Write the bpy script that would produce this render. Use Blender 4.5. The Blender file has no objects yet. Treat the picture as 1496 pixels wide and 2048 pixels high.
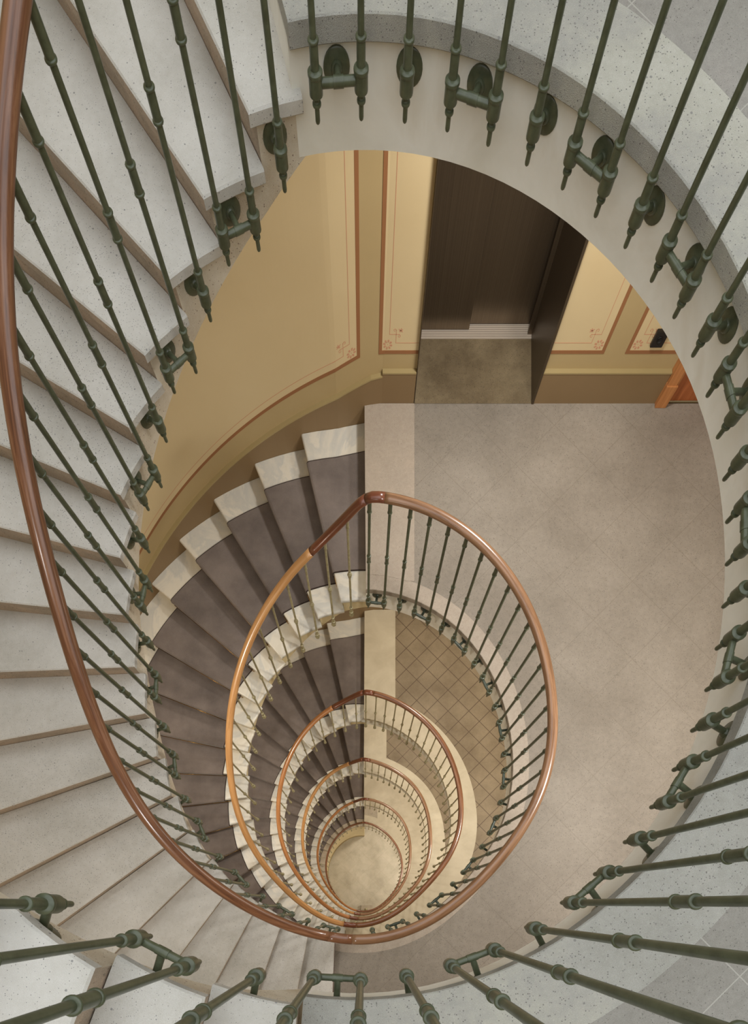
import bpy, bmesh, math, random
from mathutils import Vector, Matrix
from math import pi, sin, cos, sqrt, atan2
random.seed(7)
scene = bpy.context.scene
COL = scene.collection

# ------------------------------------------------------------------ dimensions
D = [0.683, 3.66, 7.05, 10.136, 14.26, 18.203, 21.518]      # handrail depths of the landings below the lens
FD = [1.733, 4.83, 8.21, 11.30, 15.42, 19.36, 22.67]            # floor depths
FL = 1.117                                                   # landing handrail above its floor
HS = 0.959                                                   # stair handrail above the nosing line
TIPD = 0.203                                                 # baluster tip below a landing floor
def TIPF(i): return 0.262 if i <= 0 else 0.225                                                  # baluster tip below the nosing line
ZC = FD[6]                                               # lens height above the ground floor
N = 19
def floorz(i): return ZC - FD[i]
FZ = [floorz(i) for i in range(7)]
FUP = FZ[0] + 3.3                                            # the landing above the lens
def fz(i): return FUP if i < 0 else FZ[i]
def ZB(i): return fz(i) - (0.012 if i == 0 else 0)      # the first step of the bare flight is a little taller
def rise(i): return (ZB(i) - fz(i + 1)) / 20.0
CX, CY = 0.0, 1.27
RC = [1.42462, -0.00727, 0.03318, -0.09847, -0.00603, 0.00733, 0.01447, 0.01328, -0.00051, -0.00275, -0.00682, -0.00456, -0.00206]
OFF = [0.0251, 0.0044, -0.04086, -0.01245, -0.0662, 0.0, -0.07765, -0.00828, -0.07678, 0.03334, -0.07225, 0.0079, -0.09645, -0.01678]
DR = [-0.03861, 0.00106, 0.01419, -0.0029, -0.01892, -0.01035, 0.00672, 0.01352, 0.00908, 0.02618, -0.00706, -0.02059, -0.00139, 0.00323, 0.00719, -0.00174, -0.00453, 0.00566, 0.01375, -0.00106, 0.00881, -0.00177, -0.00159, -0.00376, 0.00973, -0.02163, 0.00345, 0.00868, -0.00166, 0.00512, -0.00736, -0.00621, -0.00965, 0.00045, -0.01799, 0.02081, 0.0045, 0.00038, -0.00338, -0.00424, 0.02168, -0.02697, -0.00508, 0.00241, 0.01155, 0.00252, 0.00129, 0.00294, 0.01133, 0.01519, -0.00118, -0.0072, 0.00056, 0.00074, -0.00358, -0.00228]
def lev(i): return max(0, min(6, i))
def rad(t, i):
    i = lev(i)
    s = RC[0]
    for k in range(1, 7): s += RC[2*k-1]*cos(k*t) + RC[2*k]*sin(k*t)
    d = DR[8*i:8*i+8]
    for k in range(2, 6): s += d[2*(k-2)]*cos(k*t) + d[2*(k-2)+1]*sin(k*t)
    return s
# arc length along the mean well curve <-> angle
NT = 1440
_S = [0.0]
def _mp(t):
    r = .5*(rad(t, 0) + rad(t, 1)); return r*cos(t), r*sin(t)
_p = _mp(0)
for j in range(1, NT+1):
    q = _mp(2*pi*j/NT); _S.append(_S[-1] + math.hypot(q[0]-_p[0], q[1]-_p[1])); _p = q
PER = _S[-1]
def S_of(t):
    n = math.floor(t/(2*pi)); u = (t/(2*pi)-n)*NT; j = min(int(u), NT-1)
    return n*PER + _S[j] + (u-j)*(_S[j+1]-_S[j])
def T_of(s):
    n = math.floor(s/PER); r = s - n*PER; lo, hi = 0, NT
    while hi-lo > 1:
        m = (lo+hi)//2
        if _S[m] <= r: lo = m
        else: hi = m
    return 2*pi*(n + (lo + (r-_S[lo])/(_S[hi]-_S[lo]))/NT)
TB = 4.5708
def TA(i): return 1.7036 if i <= 0 else 1.5368
SB = S_of(TB)
def SA(i): return S_of(TA(i))
def s_of_k(i, k): return SA(i) + (SB-SA(i))*k/N + (0.055*(1-k) if i == 0 and 0 <= k < 1 else 0)
def k_of_s(i, s): return (s-SA(i))/(SB-SA(i))*N
def rawpt(i, s, off=0.0, land=False):
    """point of the well curve; i = flight (descends from landing i) or landing index, off = away from the void"""
    t = T_of(s)
    f = 0 if land else max(0, min(1, k_of_s(i, s)/N))
    a, b = lev(i), lev(i if land else i+1)
    def P(t):
        r = rad(t, a)*(1-f) + rad(t, b)*f
        return Vector((CX + OFF[2*a]*(1-f) + OFF[2*b]*f + r*cos(t), CY + OFF[2*a+1]*(1-f) + OFF[2*b+1]*f + r*sin(t)))
    p = P(t); e = 0.02; tg = (P(t+e)-P(t-e)).normalized(); n = Vector((tg.y, -tg.x))
    return p + n*off, tg, n
EDGE = 0.054          # slab and tread edge behind the balusters
FASC = 0.088          # plaster face under the edge
# outer wall ellipse
OA, OB = 3.075, 3.23
_o = [(pi/2, 0.0)]
for j in range(1, 721):
    t = pi/2 + pi*j/720
    p0 = (OA*cos(_o[-1][0]), OB*sin(_o[-1][0])); p1 = (OA*cos(t), OB*sin(t))
    _o.append((t, _o[-1][1] + math.hypot(p1[0]-p0[0], p1[1]-p0[1])))
OPER = _o[-1][1]
WY = 4.566            # straight back wall, face of its skirting
XR = 3.75             # right wall
YF = CY - OB          # front wall
def wall(s, off=0.0):
    """point on the outer wall path: s > 0 round the stairs, s < 0 along the straight back wall"""
    if s < -0.155: return Vector((-s, WY+off))
    if s > OPER: return Vector((s-OPER, YF-off))
    j = min(719, max(0, int(720*s/OPER)))
    for j in range(max(0, j-12), 720):
        if _o[j+1][1] >= s: break
    f = (s-_o[j][1])/(_o[j+1][1]-_o[j][1]); t = _o[j][0] + f*(_o[j+1][0]-_o[j][0])
    if s < 0: t = pi/2 + s/OA
    n = Vector((cos(t)/OA, sin(t)/OB)).normalized()
    p = Vector((OA*cos(t), CY+OB*sin(t)))
    if s < 0.25:
        g = (0.25-s)/0.405; p.y += g*(WY-CY-OB*sin(pi/2+0.155/OA)); n = Vector((0, 1)) if g > .9 else n
    return p + n*off
def so_of_k(i, k):
    if i <= 0: a, b = 0.66, OPER-0.33
    else: a, b = 0.0, OPER-0.33
    if i > 0: return (0.603*k if k < 1 else 0.603 + (b-0.603)*(k-1)/18.0)
    return a + (b-a)*k/N
def line(i, k, ds=0.0, ins=EDGE):
    """inner and outer end of the nosing line k of flight i, shifted ds metres downhill"""
    a = rawpt(i, s_of_k(i, k)+ds, ins)[0]
    o = so_of_k(i, k)+ds
    b = wall(max(o, -0.14)) 
    return a, b

# ------------------------------------------------------------------ materials
def lin(c):
    return tuple(((v/255)/12.92 if v/255 <= .04045 else ((v/255+.055)/1.055)**2.4) for v in c) + (1,)
class MB:
    def __init__(s, name, rough=.7, metal=0.0, spec=.4):
        m = bpy.data.materials.new(name); m.use_nodes = True; s.m = m; s.t = m.node_tree
        s.b = s.t.nodes['Principled BSDF']; s.b.inputs['Roughness'].default_value = rough
        s.b.inputs['Metallic'].default_value = metal; s.b.inputs['Specular IOR Level'].default_value = spec
        g = s.n('ShaderNodeNewGeometry'); s.pos = g.outputs['Position']
    def n(s, ty, **kw):
        x = s.t.nodes.new(ty)
        for k, v in kw.items(): setattr(x, k, v)
        return x
    def link(s, a, b): s.t.links.new(a, b)
    def noise(s, scale, detail=4, rough=.55, vec=None, dist=0.0):
        x = s.n('ShaderNodeTexNoise'); x.inputs['Scale'].default_value = scale; x.inputs['Detail'].default_value = detail
        x.inputs['Roughness'].default_value = rough; x.inputs['Distortion'].default_value = dist
        s.link(vec or s.pos, x.inputs['Vector']); return x.outputs['Fac']
    def vor(s, scale, out='Color'):
        x = s.n('ShaderNodeTexVoronoi'); x.inputs['Scale'].default_value = scale; s.link(s.pos, x.inputs['Vector']); return x
    def ramp(s, fac, stops):
        r = s.n('ShaderNodeValToRGB'); e = r.color_ramp.elements
        while len(e) < len(stops): e.new(.5)
        for i, (p, c) in enumerate(stops):
            e[i].position = p; e[i].color = c if len(c) == 4 else lin(c)
        s.link(fac, r.inputs['Fac']); return r.outputs['Color']
    def mix(s, fac, a, b, mode='MIX'):
        x = s.n('ShaderNodeMix', data_type='RGBA', blend_type=mode)
        if isinstance(fac, (int, float)): x.inputs[0].default_value = fac
        else: s.link(fac, x.inputs[0])
        for v, k in ((a, 6), (b, 7)):
            if isinstance(v, tuple): x.inputs[k].default_value = v if len(v) == 4 else lin(v)
            else: s.link(v, x.inputs[k])
        return x.outputs[2]
    def math(s, op, a, b=None, c=None):
        x = s.n('ShaderNodeMath', operation=op)
        for i, v in enumerate((a, b, c)):
            if v is None: continue
            if isinstance(v, (int, float)): x.inputs[i].default_value = v
            else: s.link(v, x.inputs[i])
        return x.outputs[0]
    def base(s, c):
        if isinstance(c, tuple): s.b.inputs['Base Color'].default_value = c if len(c) == 4 else lin(c)
        else: s.link(c, s.b.inputs['Base Color'])
    def bump(s, h, st=.2, dist=.01):
        x = s.n('ShaderNodeBump'); x.inputs['Strength'].default_value = st; x.inputs['Distance'].default_value = dist
        s.link(h, x.inputs['Height']); s.link(x.outputs[0], s.b.inputs['Normal'])
def terrazzo(name, c0, c1, dark, light, scale=90, dens=.35, rough=.75, bump=.35, cloud=1.2):
    m = MB(name, rough)
    cl = m.noise(cloud, 5, .6); base = m.ramp(cl, [(.3, c0), (.7, c1)])
    v = m.vor(scale); sep = m.n('ShaderNodeSeparateColor'); m.link(v.outputs['Color'], sep.inputs[0])
    size = m.math('LESS_THAN', v.outputs['Distance'], m.math('MULTIPLY_ADD', sep.outputs[2], .34, .08))
    d = m.math('MULTIPLY', m.math('LESS_THAN', sep.outputs[0], dens*.7), size)
    l = m.math('MULTIPLY', m.math('GREATER_THAN', sep.outputs[1], 1-dens), size)
    c = m.mix(m.math('MULTIPLY', d, .7), base, dark); c = m.mix(m.math('MULTIPLY', l, .14), c, light)
    v2 = m.vor(scale*.38); s2 = m.n('ShaderNodeSeparateColor'); m.link(v2.outputs['Color'], s2.inputs[0])
    d2 = m.math('MULTIPLY', m.math('LESS_THAN', s2.outputs[0], dens*.45), m.math('LESS_THAN', v2.outputs['Distance'], m.math('MULTIPLY_ADD', s2.outputs[1], .26, .04)))
    c = m.mix(m.math('MULTIPLY', d2, .4), c, dark); g = m.noise(scale*.16, 5, .7); c = m.mix(.35, c, m.ramp(g, [(.3, (100, 100, 100)), (.7, (156, 156, 156))]), 'OVERLAY')
    f = m.noise(scale*2.5, 2); c = m.mix(.5, c, m.ramp(f, [(.3, (96, 96, 96)), (.7, (164, 164, 164))]), 'OVERLAY')
    m.base(c); m.bump(f, bump, .004); return m
def grooves(m, c, side, gw, ox, oy, groove, amt=.7):
    """square tiles laid at 45 degrees with thin joints"""
    sp = m.n('ShaderNodeSeparateXYZ'); m.link(m.pos, sp.inputs[0])
    x = m.math('SUBTRACT', sp.outputs[0], ox); y = m.math('SUBTRACT', sp.outputs[1], oy)
    r = None
    for op in ('ADD', 'SUBTRACT'):
        u = m.math('MULTIPLY', m.math(op, x, y), 1/(sqrt(2)*side))
        u = m.math('ABSOLUTE', m.math('SUBTRACT', m.math('FRACT', m.math('ADD', u, .5)), .5))
        g = m.math('LESS_THAN', u, gw/side/2)
        r = g if r is None else m.math('MAXIMUM', r, g)
    return m.mix(m.math('MULTIPLY', r, amt), c, groove)
M = {}
def build_materials():
    M['tread0'] = terrazzo('pale_grey_terrazzo', (206, 204, 199), (228, 226, 222), (112, 108, 104), (236, 236, 236), 200, .22).m
    M['edge0'] = terrazzo('grey_cast_stone', (188, 187, 180), (212, 211, 205), (110, 105, 98), (228, 228, 226), 180, .26, bump=.6).m
    M['string0'] = terrazzo('warm_cast_stone', (218, 210, 198), (234, 229, 219), (160, 128, 92), (232, 226, 214), 150, .22, bump=.6, cloud=5).m
    M['riser0'] = terrazzo('warm_lit_cast_stone', (196, 184, 164), (212, 201, 182), (140, 120, 98), (226, 216, 204), 130, .25, cloud=4).m  # risers and tread fronts: tan of the warm light put into the stone colour
    m = MB('white_limewash', .8); c = m.ramp(m.noise(2.2, 5, .6, dist=.4), [(.3, (226, 224, 213)), (.55, (241, 240, 233)), (.78, (220, 213, 196))]); m.base(c); m.bump(m.noise(60, 3), .15, .003); M['fascia'] = m.m
    m = terrazzo('grey_terrazzo_tiles', (168, 164, 154), (190, 186, 178), (88, 84, 78), (228, 226, 220), 220, .4)
    c = m.b.inputs['Base Color'].links[0].from_socket; m.base(grooves(m, c, .5, .004, .52, 3.3, (196, 192, 184), .45)); M['floor0'] = m.m
    m = terrazzo('beige_terrazzo_floor', (158, 147, 132), (186, 175, 160), (100, 90, 78), (224, 214, 198), 150, .45, .62)
    c = m.b.inputs['Base Color'].links[0].from_socket; m.base(grooves(m, c, .502, .005, 2.44, 2.947, (116, 106, 92), .5)); M['floor1'] = m.m
    M['border1'] = terrazzo('pale_beige_terrazzo_border', (194, 183, 165), (206, 196, 179), (150, 132, 112), (232, 224, 210), 190, .2, .6).m
    M['recess'] = terrazzo('brown_speckled_terrazzo', (126, 108, 80), (166, 147, 114), (64, 50, 38), (214, 200, 170), 150, .6, .6, cloud=3.5).m
    m = MB('brown_clay_tiles', .6); c = m.ramp(m.noise(2.5, 6, .65), [(.3, (124, 107, 82)), (.7, (154, 137, 110))])
    f = m.noise(160, 2); c = m.mix(.4, c, m.ramp(f, [(.3, (100, 100, 100)), (.7, (160, 160, 160))]), 'OVERLAY')
    m.base(grooves(m, c, 0.2285, .010, .0, .09, (80, 62, 46), .9)); M['tiles'] = m.m
    m = MB('cream_stone_border', .55); m.base(m.ramp(m.noise(3, 5, .6, dist=.5), [(.3, (176, 164, 140)), (.7, (196, 185, 161))])); M['border2'] = m.m
    M['speckle'] = terrazzo('coarse_speckled_terrazzo', (192, 182, 158), (210, 200, 178), (104, 90, 70), (240, 232, 214), 60, .4, .6).m
    m = MB('beige_floor', .6); sp = m.n('ShaderNodeMapping'); sp.inputs['Scale'].default_value = (1, 1, 1); m.link(m.pos, sp.inputs['Vector'])
    c = m.ramp(m.noise(1.6, 6, .65, sp.outputs[0], .3), [(.3, (158, 149, 130)), (.5, (178, 169, 150)), (.7, (192, 183, 165))]); m.base(grooves(m, c, .5, .008, 0, 0, (150, 134, 110), .4)); M['ground'] = m.m
    m = MB('white_marble', .32, spec=.5); w = m.noise(1.1, 6, .65, dist=2.2); c = m.ramp(w, [(.36, (214, 208, 194)), (.5, (196, 194, 186)), (.56, (216, 210, 196)), (.72, (208, 201, 184))]); m.base(c); M['marble'] = m.m
    m = MB('cream_painted_stone', .6); m.base(m.ramp(m.noise(3, 4), [(.3, (208, 192, 152)), (.7, (222, 208, 170))])); M['cream'] = m.m
    m = MB('brown_grey_carpet', 1.0, spec=.1); f = m.noise(420, 3, .7); c = m.mix(.5, m.ramp(m.noise(2.5, 5, .6), [(.3, (112, 102, 97)), (.7, (146, 134, 127))]), m.ramp(f, [(.25, (80, 80, 80)), (.75, (175, 175, 175))]), 'OVERLAY'); m.base(c); m.bump(f, .6, .004)
    try: m.b.inputs['Sheen Weight'].default_value = .25
    except Exception: pass
    M['carpet'] = m.m
    m = MB('carpet_binding', 1, spec=.1); m.base((62, 52, 48)); M['binding'] = m.m
    def paint(name, a, b, r=.65):
        m = MB(name, r); m.base(m.ramp(m.noise(1.3, 4), [(.3, a), (.7, b)])); m.bump(m.noise(90, 2), .06, .003); return m.m
    M['wall'] = paint('olive_ochre_wall_paint', (164, 143, 102), (171, 151, 110))
    M['panel'] = paint('cream_ochre_panel_paint', (194, 174, 134), (200, 181, 142))
    M['skirt'] = paint('brown_olive_skirting_paint', (122, 100, 70), (128, 106, 76), .5)
    M['skirt_top'] = paint('light_olive_ledge_paint', (152, 135, 94), (158, 141, 100), .5)
    M['red'] = paint('red_brown_stencil_paint', (136, 92, 58), (144, 98, 62))
    M['pink'] = paint('dusty_pink_stencil_paint', (184, 136, 106), (190, 142, 112))
    M['ceil'] = paint('off_white_soffit_plaster', (205, 192, 160), (214, 202, 172), .8)
    def wood(name, a, b, c_, r=.28, coat=.5, sc=1.0):
        m = MB(name, r); tc = m.n('ShaderNodeTexCoord'); mp = m.n('ShaderNodeMapping'); mp.inputs['Scale'].default_value = (1.6*sc, 26*sc, 26*sc)
        m.link(tc.outputs['UV'], mp.inputs['Vector'])
        f = m.noise(1.6, 7, .7, mp.outputs[0], .8); m.base(m.ramp(f, [(.28, a), (.5, b), (.74, c_)]))
        m.b.inputs['Coat Weight'].default_value = coat; m.b.inputs['Coat Roughness'].default_value = .15; return m.m
    M['walnut'] = wood('polished_walnut', (72, 44, 31), (118, 78, 54), (154, 112, 84))
    M['walnut_dark'] = wood('dark_walnut', (76, 42, 30), (110, 64, 46), (136, 84, 60))
    M['walnut_mid'] = wood('brown_walnut', (94, 66, 46), (134, 99, 72), (162, 126, 96))
    M['honey'] = wood('honey_oak', (158, 110, 64), (186, 138, 88), (204, 158, 108))
    M['amber'] = wood('amber_oak', (142, 92, 54), (170, 116, 72), (190, 138, 92))
    def doorwood(name, a, b):
        m = MB(name, .4); mp = m.n('ShaderNodeMapping'); mp.inputs['Scale'].default_value = (30, 30, 2.2); m.link(m.pos, mp.inputs['Vector'])
        m.base(m.ramp(m.noise(1.2, 5, .6, mp.outputs[0]), [(.3, a), (.7, b)])); return m.m
    M['door'] = doorwood('orange_stained_door', (138, 76, 40), (168, 100, 58)); M['frame'] = doorwood('golden_door_frame', (160, 104, 60), (186, 128, 78))
    def metal(name, a, b, rough=.35, met=.0, spec=.5, sc=30):
        m = MB(name, rough, met, spec); m.base(m.ramp(m.noise(sc, 4, .6), [(.35, a), (.65, b)])); return m.m
    M['green'] = metal('dark_green_paint', (72, 77, 57), (88, 94, 72), .3)
    M['green2'] = metal('blue_green_paint', (58, 66, 56), (74, 82, 70), .36)
    M['bronze'] = metal('olive_bronze_paint', (142, 134, 102), (168, 160, 126), .36, .15)
    m = MB('bronze_steel_door', .36, .75); mp = m.n('ShaderNodeMapping'); mp.inputs['Scale'].default_value = (160, 160, .6); m.link(m.pos, mp.inputs['Vector'])
    m.base(m.ramp(m.noise(1, 3, .5, mp.outputs[0]), [(.3, (88, 76, 62)), (.7, (98, 86, 70))])); M['lift'] = m.m
    m = MB('brushed_steel', .35, .35); sp = m.n('ShaderNodeSeparateXYZ'); m.link(m.pos, sp.inputs[0]); g = m.math('FRACT', m.math('MULTIPLY', sp.outputs[1], 60)); m.base(m.ramp(g, [(.0, (120, 104, 90)), (.3, (214, 202, 186)), (.7, (226, 214, 198)), (1, (120, 104, 90))])); M['steel'] = m.m
    m = MB('brass', .25, 1); m.base((170, 130, 64)); M['brass'] = m.m
    m = MB('black_plastic', .35); m.base((28, 24, 22)); M['black'] = m.m
    m = MB('black_rubber', .5); m.base((12, 11, 10)); M['hole'] = m.m
build_materials()

# ------------------------------------------------------------------ object helpers
def new_obj(name, bm, mat, parent=None, smooth=False, kind=None, loc=None):
    me = bpy.data.meshes.new(name)
    bmesh.ops.recalc_face_normals(bm, faces=bm.faces[:])
    bm.to_mesh(me); bm.free()
    o = bpy.data.objects.new(name, me); COL.objects.link(o)
    for m in (mat if isinstance(mat, (list, tuple)) else [mat]): me.materials.append(M[m])
    if smooth:
        for p in me.polygons: p.use_smooth = True
    if loc is not None: o.location = loc
    if parent: put(o, parent)
    if kind: o['kind'] = kind
    return o
def put(o, parent):
    o.parent = parent; o.matrix_parent_inverse = Matrix.Translation(-parent.location)
def thing(name, label, cat, loc, group=None):
    o = bpy.data.objects.new(name, None); COL.objects.link(o); o.location = loc
    o.empty_display_size = .2; o['label'] = label; o['category'] = cat
    if group: o['group'] = group
    return o
def tag(o, label, cat, group=None):
    o['label'] = label; o['category'] = cat
    if group: o['group'] = group
    return o
def V3(p, z): return Vector((p.x, p.y, z))
def prism(bm, poly, z0, z1, mi=0):
    a = [bm.verts.new((p[0], p[1], z0)) for p in poly]; b = [bm.verts.new((p[0], p[1], z1)) for p in poly]
    n = len(poly); fs = [bm.faces.new(a[::-1]), bm.faces.new(b)]
    for i in range(n): fs.append(bm.faces.new((a[i], a[(i+1) % n], b[(i+1) % n], b[i])))
    for f in fs: f.material_index = mi
    return a + b
def box(bm, x0, x1, y0, y1, z0, z1, mi=0, bev=0.0):
    b2 = bmesh.new(); prism(b2, [(x0, y0), (x1, y0), (x1, y1), (x0, y1)], z0, z1, mi)
    if bev: bmesh.ops.bevel(b2, geom=b2.edges[:], offset=bev, segments=2, affect='EDGES', profile=.6)
    for f in b2.faces: f.material_index = mi
    merge(bm, b2)
def merge(bm, b2):
    me = bpy.data.meshes.new('t'); b2.to_mesh(me); b2.free(); bm.from_mesh(me); bpy.data.meshes.remove(me)
def strip(bm, A, B, z0, z1, mi=0, bottom=True, caps=True):
    """slab between two polylines of equal length"""
    n = len(A); q = []
    for a, b in zip(A, B):
        za0, za1 = (z0(len(q)), z1(len(q))) if callable(z0) else (z0, z1)
        q.append([bm.verts.new((a.x, a.y, za1)), bm.verts.new((b.x, b.y, za1)), bm.verts.new((b.x, b.y, za0)), bm.verts.new((a.x, a.y, za0))])
    fs = []
    for i in range(n-1):
        u, v = q[i], q[i+1]
        for e in range(4): fs.append(bm.faces.new((u[e], v[e], v[(e+1) % 4], u[(e+1) % 4])))
    if caps: fs.append(bm.faces.new(q[0])); fs.append(bm.faces.new(q[-1][::-1]))
    for f in fs: f.material_index = mi
    return q
def lathe(bm, prof, seg=14, mat=Matrix.Identity(4)):
    rings = []
    for r, z in prof:
        if r < 1e-5: rings.append([bm.verts.new(mat @ Vector((0, 0, z)))])
        else: rings.append([bm.verts.new(mat @ Vector((r*cos(2*pi*k/seg), r*sin(2*pi*k/seg), z))) for k in range(seg)])
    for a, b in zip(rings, rings[1:]):
        if len(a) == 1 and len(b) == 1: continue
        for k in range(seg):
            k2 = (k+1) % seg
            if len(a) == 1: bm.faces.new((a[0], b[k2], b[k]))
            elif len(b) == 1: bm.faces.new((a[k], a[k2], b[0]))
            else: bm.faces.new((a[k], a[k2], b[k2], b[k]))
def rod(bm, p0, p1, r, seg=12):
    d = Vector(p1)-Vector(p0); m = Matrix.Translation(Vector(p0)) @ d.to_track_quat('Z', 'Y').to_matrix().to_4x4()
    lathe(bm, [(0, 0), (r, 0), (r, d.length), (0, d.length)], seg, m)
def smooth_auto(o, ang=35):
    me = o.data
    for p in me.polygons: p.use_smooth = True
    me.set_sharp_from_angle(angle=math.radians(ang))

ORD = ['top', 'first', 'second', 'third', 'fourth', 'lowest']

# ------------------------------------------------------------------ landings
def box_hit(p, th):
    """where the ray from the well centre through angle th meets the room on the landing side"""
    dx, dy = cos(th), sin(th); c = Vector((CX, CY)); t = 1e9
    if dx > 1e-6: t = min(t, (XR-CX)/dx)
    if dy > 1e-6: t = min(t, (WY-CY)/dy)
    if dy < -1e-6: t = min(t, (YF-CY)/dy)
    return c + Vector((dx, dy))*t
RINGW = [.34, .2, .46, .46, .46, .46]
def landing_lines(i, off):
    """polyline of the well curve at offset off, from the foot of the flight above round to the head of the flight below"""
    fi = i-1
    s0 = s_of_k(fi, N)+.19                       # the last step's riser, seen from above
    s0 = SB + .0
    s1 = SA(i) + PER + (.055 if i == 0 else 0)
    n = 72
    pts = [rawpt(i, s0 + (s1-s0)*j/n, off, land=True) for j in range(n+1)]
    return [p[0] for p in pts], [s0 + (s1-s0)*j/n for j in range(n+1)]
def edge_line(i, top, off_in, t):
    a, b = line(i if top else i-1, 0 if top else N, 0, EDGE)
    return a, b
def build_landing(i):
    z = FZ[i]
    A, ss = landing_lines(i, EDGE); ang = [T_of(s) for s in ss]
    ring = RINGW[i]
    R, _ = landing_lines(i, ring)
    # outer boundary points
    top_a, top_b = line(i, 0)
    bot_a, bot_b = line(i-1, N)
    bot_b = Vector((bot_b.x, YF+.0))
    O = [box_hit(None, t) for t in ang]
    # the two radial end edges follow the first and last nosing lines
    A[0], A[-1] = bot_a, top_a
    def on(a, b, dist):
        return a + (b-a).normalized()*dist
    R[0] = on(bot_a, bot_b, ring-EDGE); R[-1] = on(top_a, top_b, ring-EDGE)
    O[0] = bot_b; O[-1] = top_b
    # keep outer points monotone near the ends
    for j in range(1, len(O)):
        if O[j].y < YF+.01 and O[j].x < O[0].x: O[j] = Vector((O[0].x+.001*j, YF))
        if O[j].y > WY-.01 and O[j].x < O[-1].x: O[j] = Vector((O[-1].x+.001*(len(O)-j), WY))
    # square corners: snap the closest point
    for cx_, cy_ in ((XR, YF), (XR, WY)):
        k = min(range(len(O)), key=lambda q: (O[q]-Vector((cx_, cy_))).length); O[k] = Vector((cx_, cy_))
    ringmat = {0: 'edge0', 1: 'border1'}.get(i, 'border2')
    floormat = {0: 'floor0', 1: 'floor1', 5: 'border2', 4: 'border2'}.get(i, 'tiles')
    # structural slab with plaster fascia
    bm = bmesh.new(); F_, _ = landing_lines(i, FASC)
    F_[0] = on(bot_a, bot_b, .034); F_[-1] = on(top_a, top_b, .034)
    strip(bm, F_, O, z-.34, z-.052)
    for f in bm.faces: f.material_index = 0
    o = new_obj('floor', bm, 'fascia', kind='structure'); o['label'] = ''
    del o['label']
    # floor finish beyond the ring
    bm = bmesh.new(); strip(bm, R, O, z-.055, z)
    fo = new_obj('floor', bm, floormat, kind='structure')
    # stone rim of the well
    bm = bmesh.new(); q = strip(bm, A, R, z-.062, z+.001)
    bmesh.ops.recalc_face_normals(bm, faces=bm.faces[:])
    es = [e for e in bm.edges if all(any(v in (qq[0], qq[3]) for qq in q) for v in e.verts) and abs(e.verts[0].co.z-e.verts[1].co.z) < 1e-4]
    bmesh.ops.bevel(bm, geom=es, offset=.004, segments=1, affect='EDGES')
    new_obj('floor_rim', bm, ringmat, fo)
    # border strip beside the stair head
    if i > 0:
        w = {1: .44}.get(i, .485); x0 = top_a.x
        bm = bmesh.new()
        # polygon between stair head and x0+w, outside the ring
        k = [j for j in range(len(R)) if R[j].x <= x0+w and R[j].y > CY]
        inner = [R[j] for j in k]
        poly = [(x0+w, inner[0].y-.01)] + [(p.x, p.y-.01) for p in inner] + [(top_b.x, WY-.002)] + [(x0+w, WY-.002)]
        prism(bm, poly, z-.01, z+.003)
        new_obj('floor_border', bm, ringmat if i != 5 else 'speckle', fo)
    if i in (2, 3):
        bm = bmesh.new(); box(bm, top_a.x+.485, XR-.01, 4.34, WY-.002, z-.01, z+.0025)
        new_obj('floor_border', bm, 'tiles', fo)
    return fo
for i in range(6): build_landing(i)

# ground floor
bm = bmesh.new(); box(bm, -3.4, XR+.3, YF-.3, WY+.35, -.2, 0); new_obj('floor', bm, 'ground', kind='structure')

# ------------------------------------------------------------------ stair flights
def soff(i, k):     # underside of the flight
    T = .30 if i <= 0 else .235
    z = ZB(i)-rise(i)*k-T; top = fz(i)-.34; bot = fz(i+1)-.34
    if k < 1.0: z = top*(1-max(0, k)) + (ZB(i)-rise(i)-T)*max(0, k)
    if i < 5 and k > N-1: z = z + (bot-(ZB(i)-rise(i)*N-T))*(k-(N-1))
    if i == 5: z = max(z, .0)
    return z
LBL_FL = {-1: 'pale terrazzo stair flight climbing away at the bottom left corner',
          0: 'large pale grey bare terrazzo stair flight sweeping down the left side',
          1: 'carpeted marble stair flight curving down from the landing with the elevator',
          2: 'carpeted marble stair flight starting beside the first brown tiled landing',
          3: 'carpeted marble stair flight starting beside the second brown tiled landing',
          4: 'small carpeted marble stair flight starting beside the cream untiled landing',
          5: 'lowest stair flight with speckled treads, ending at the bottom floor'}
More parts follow.
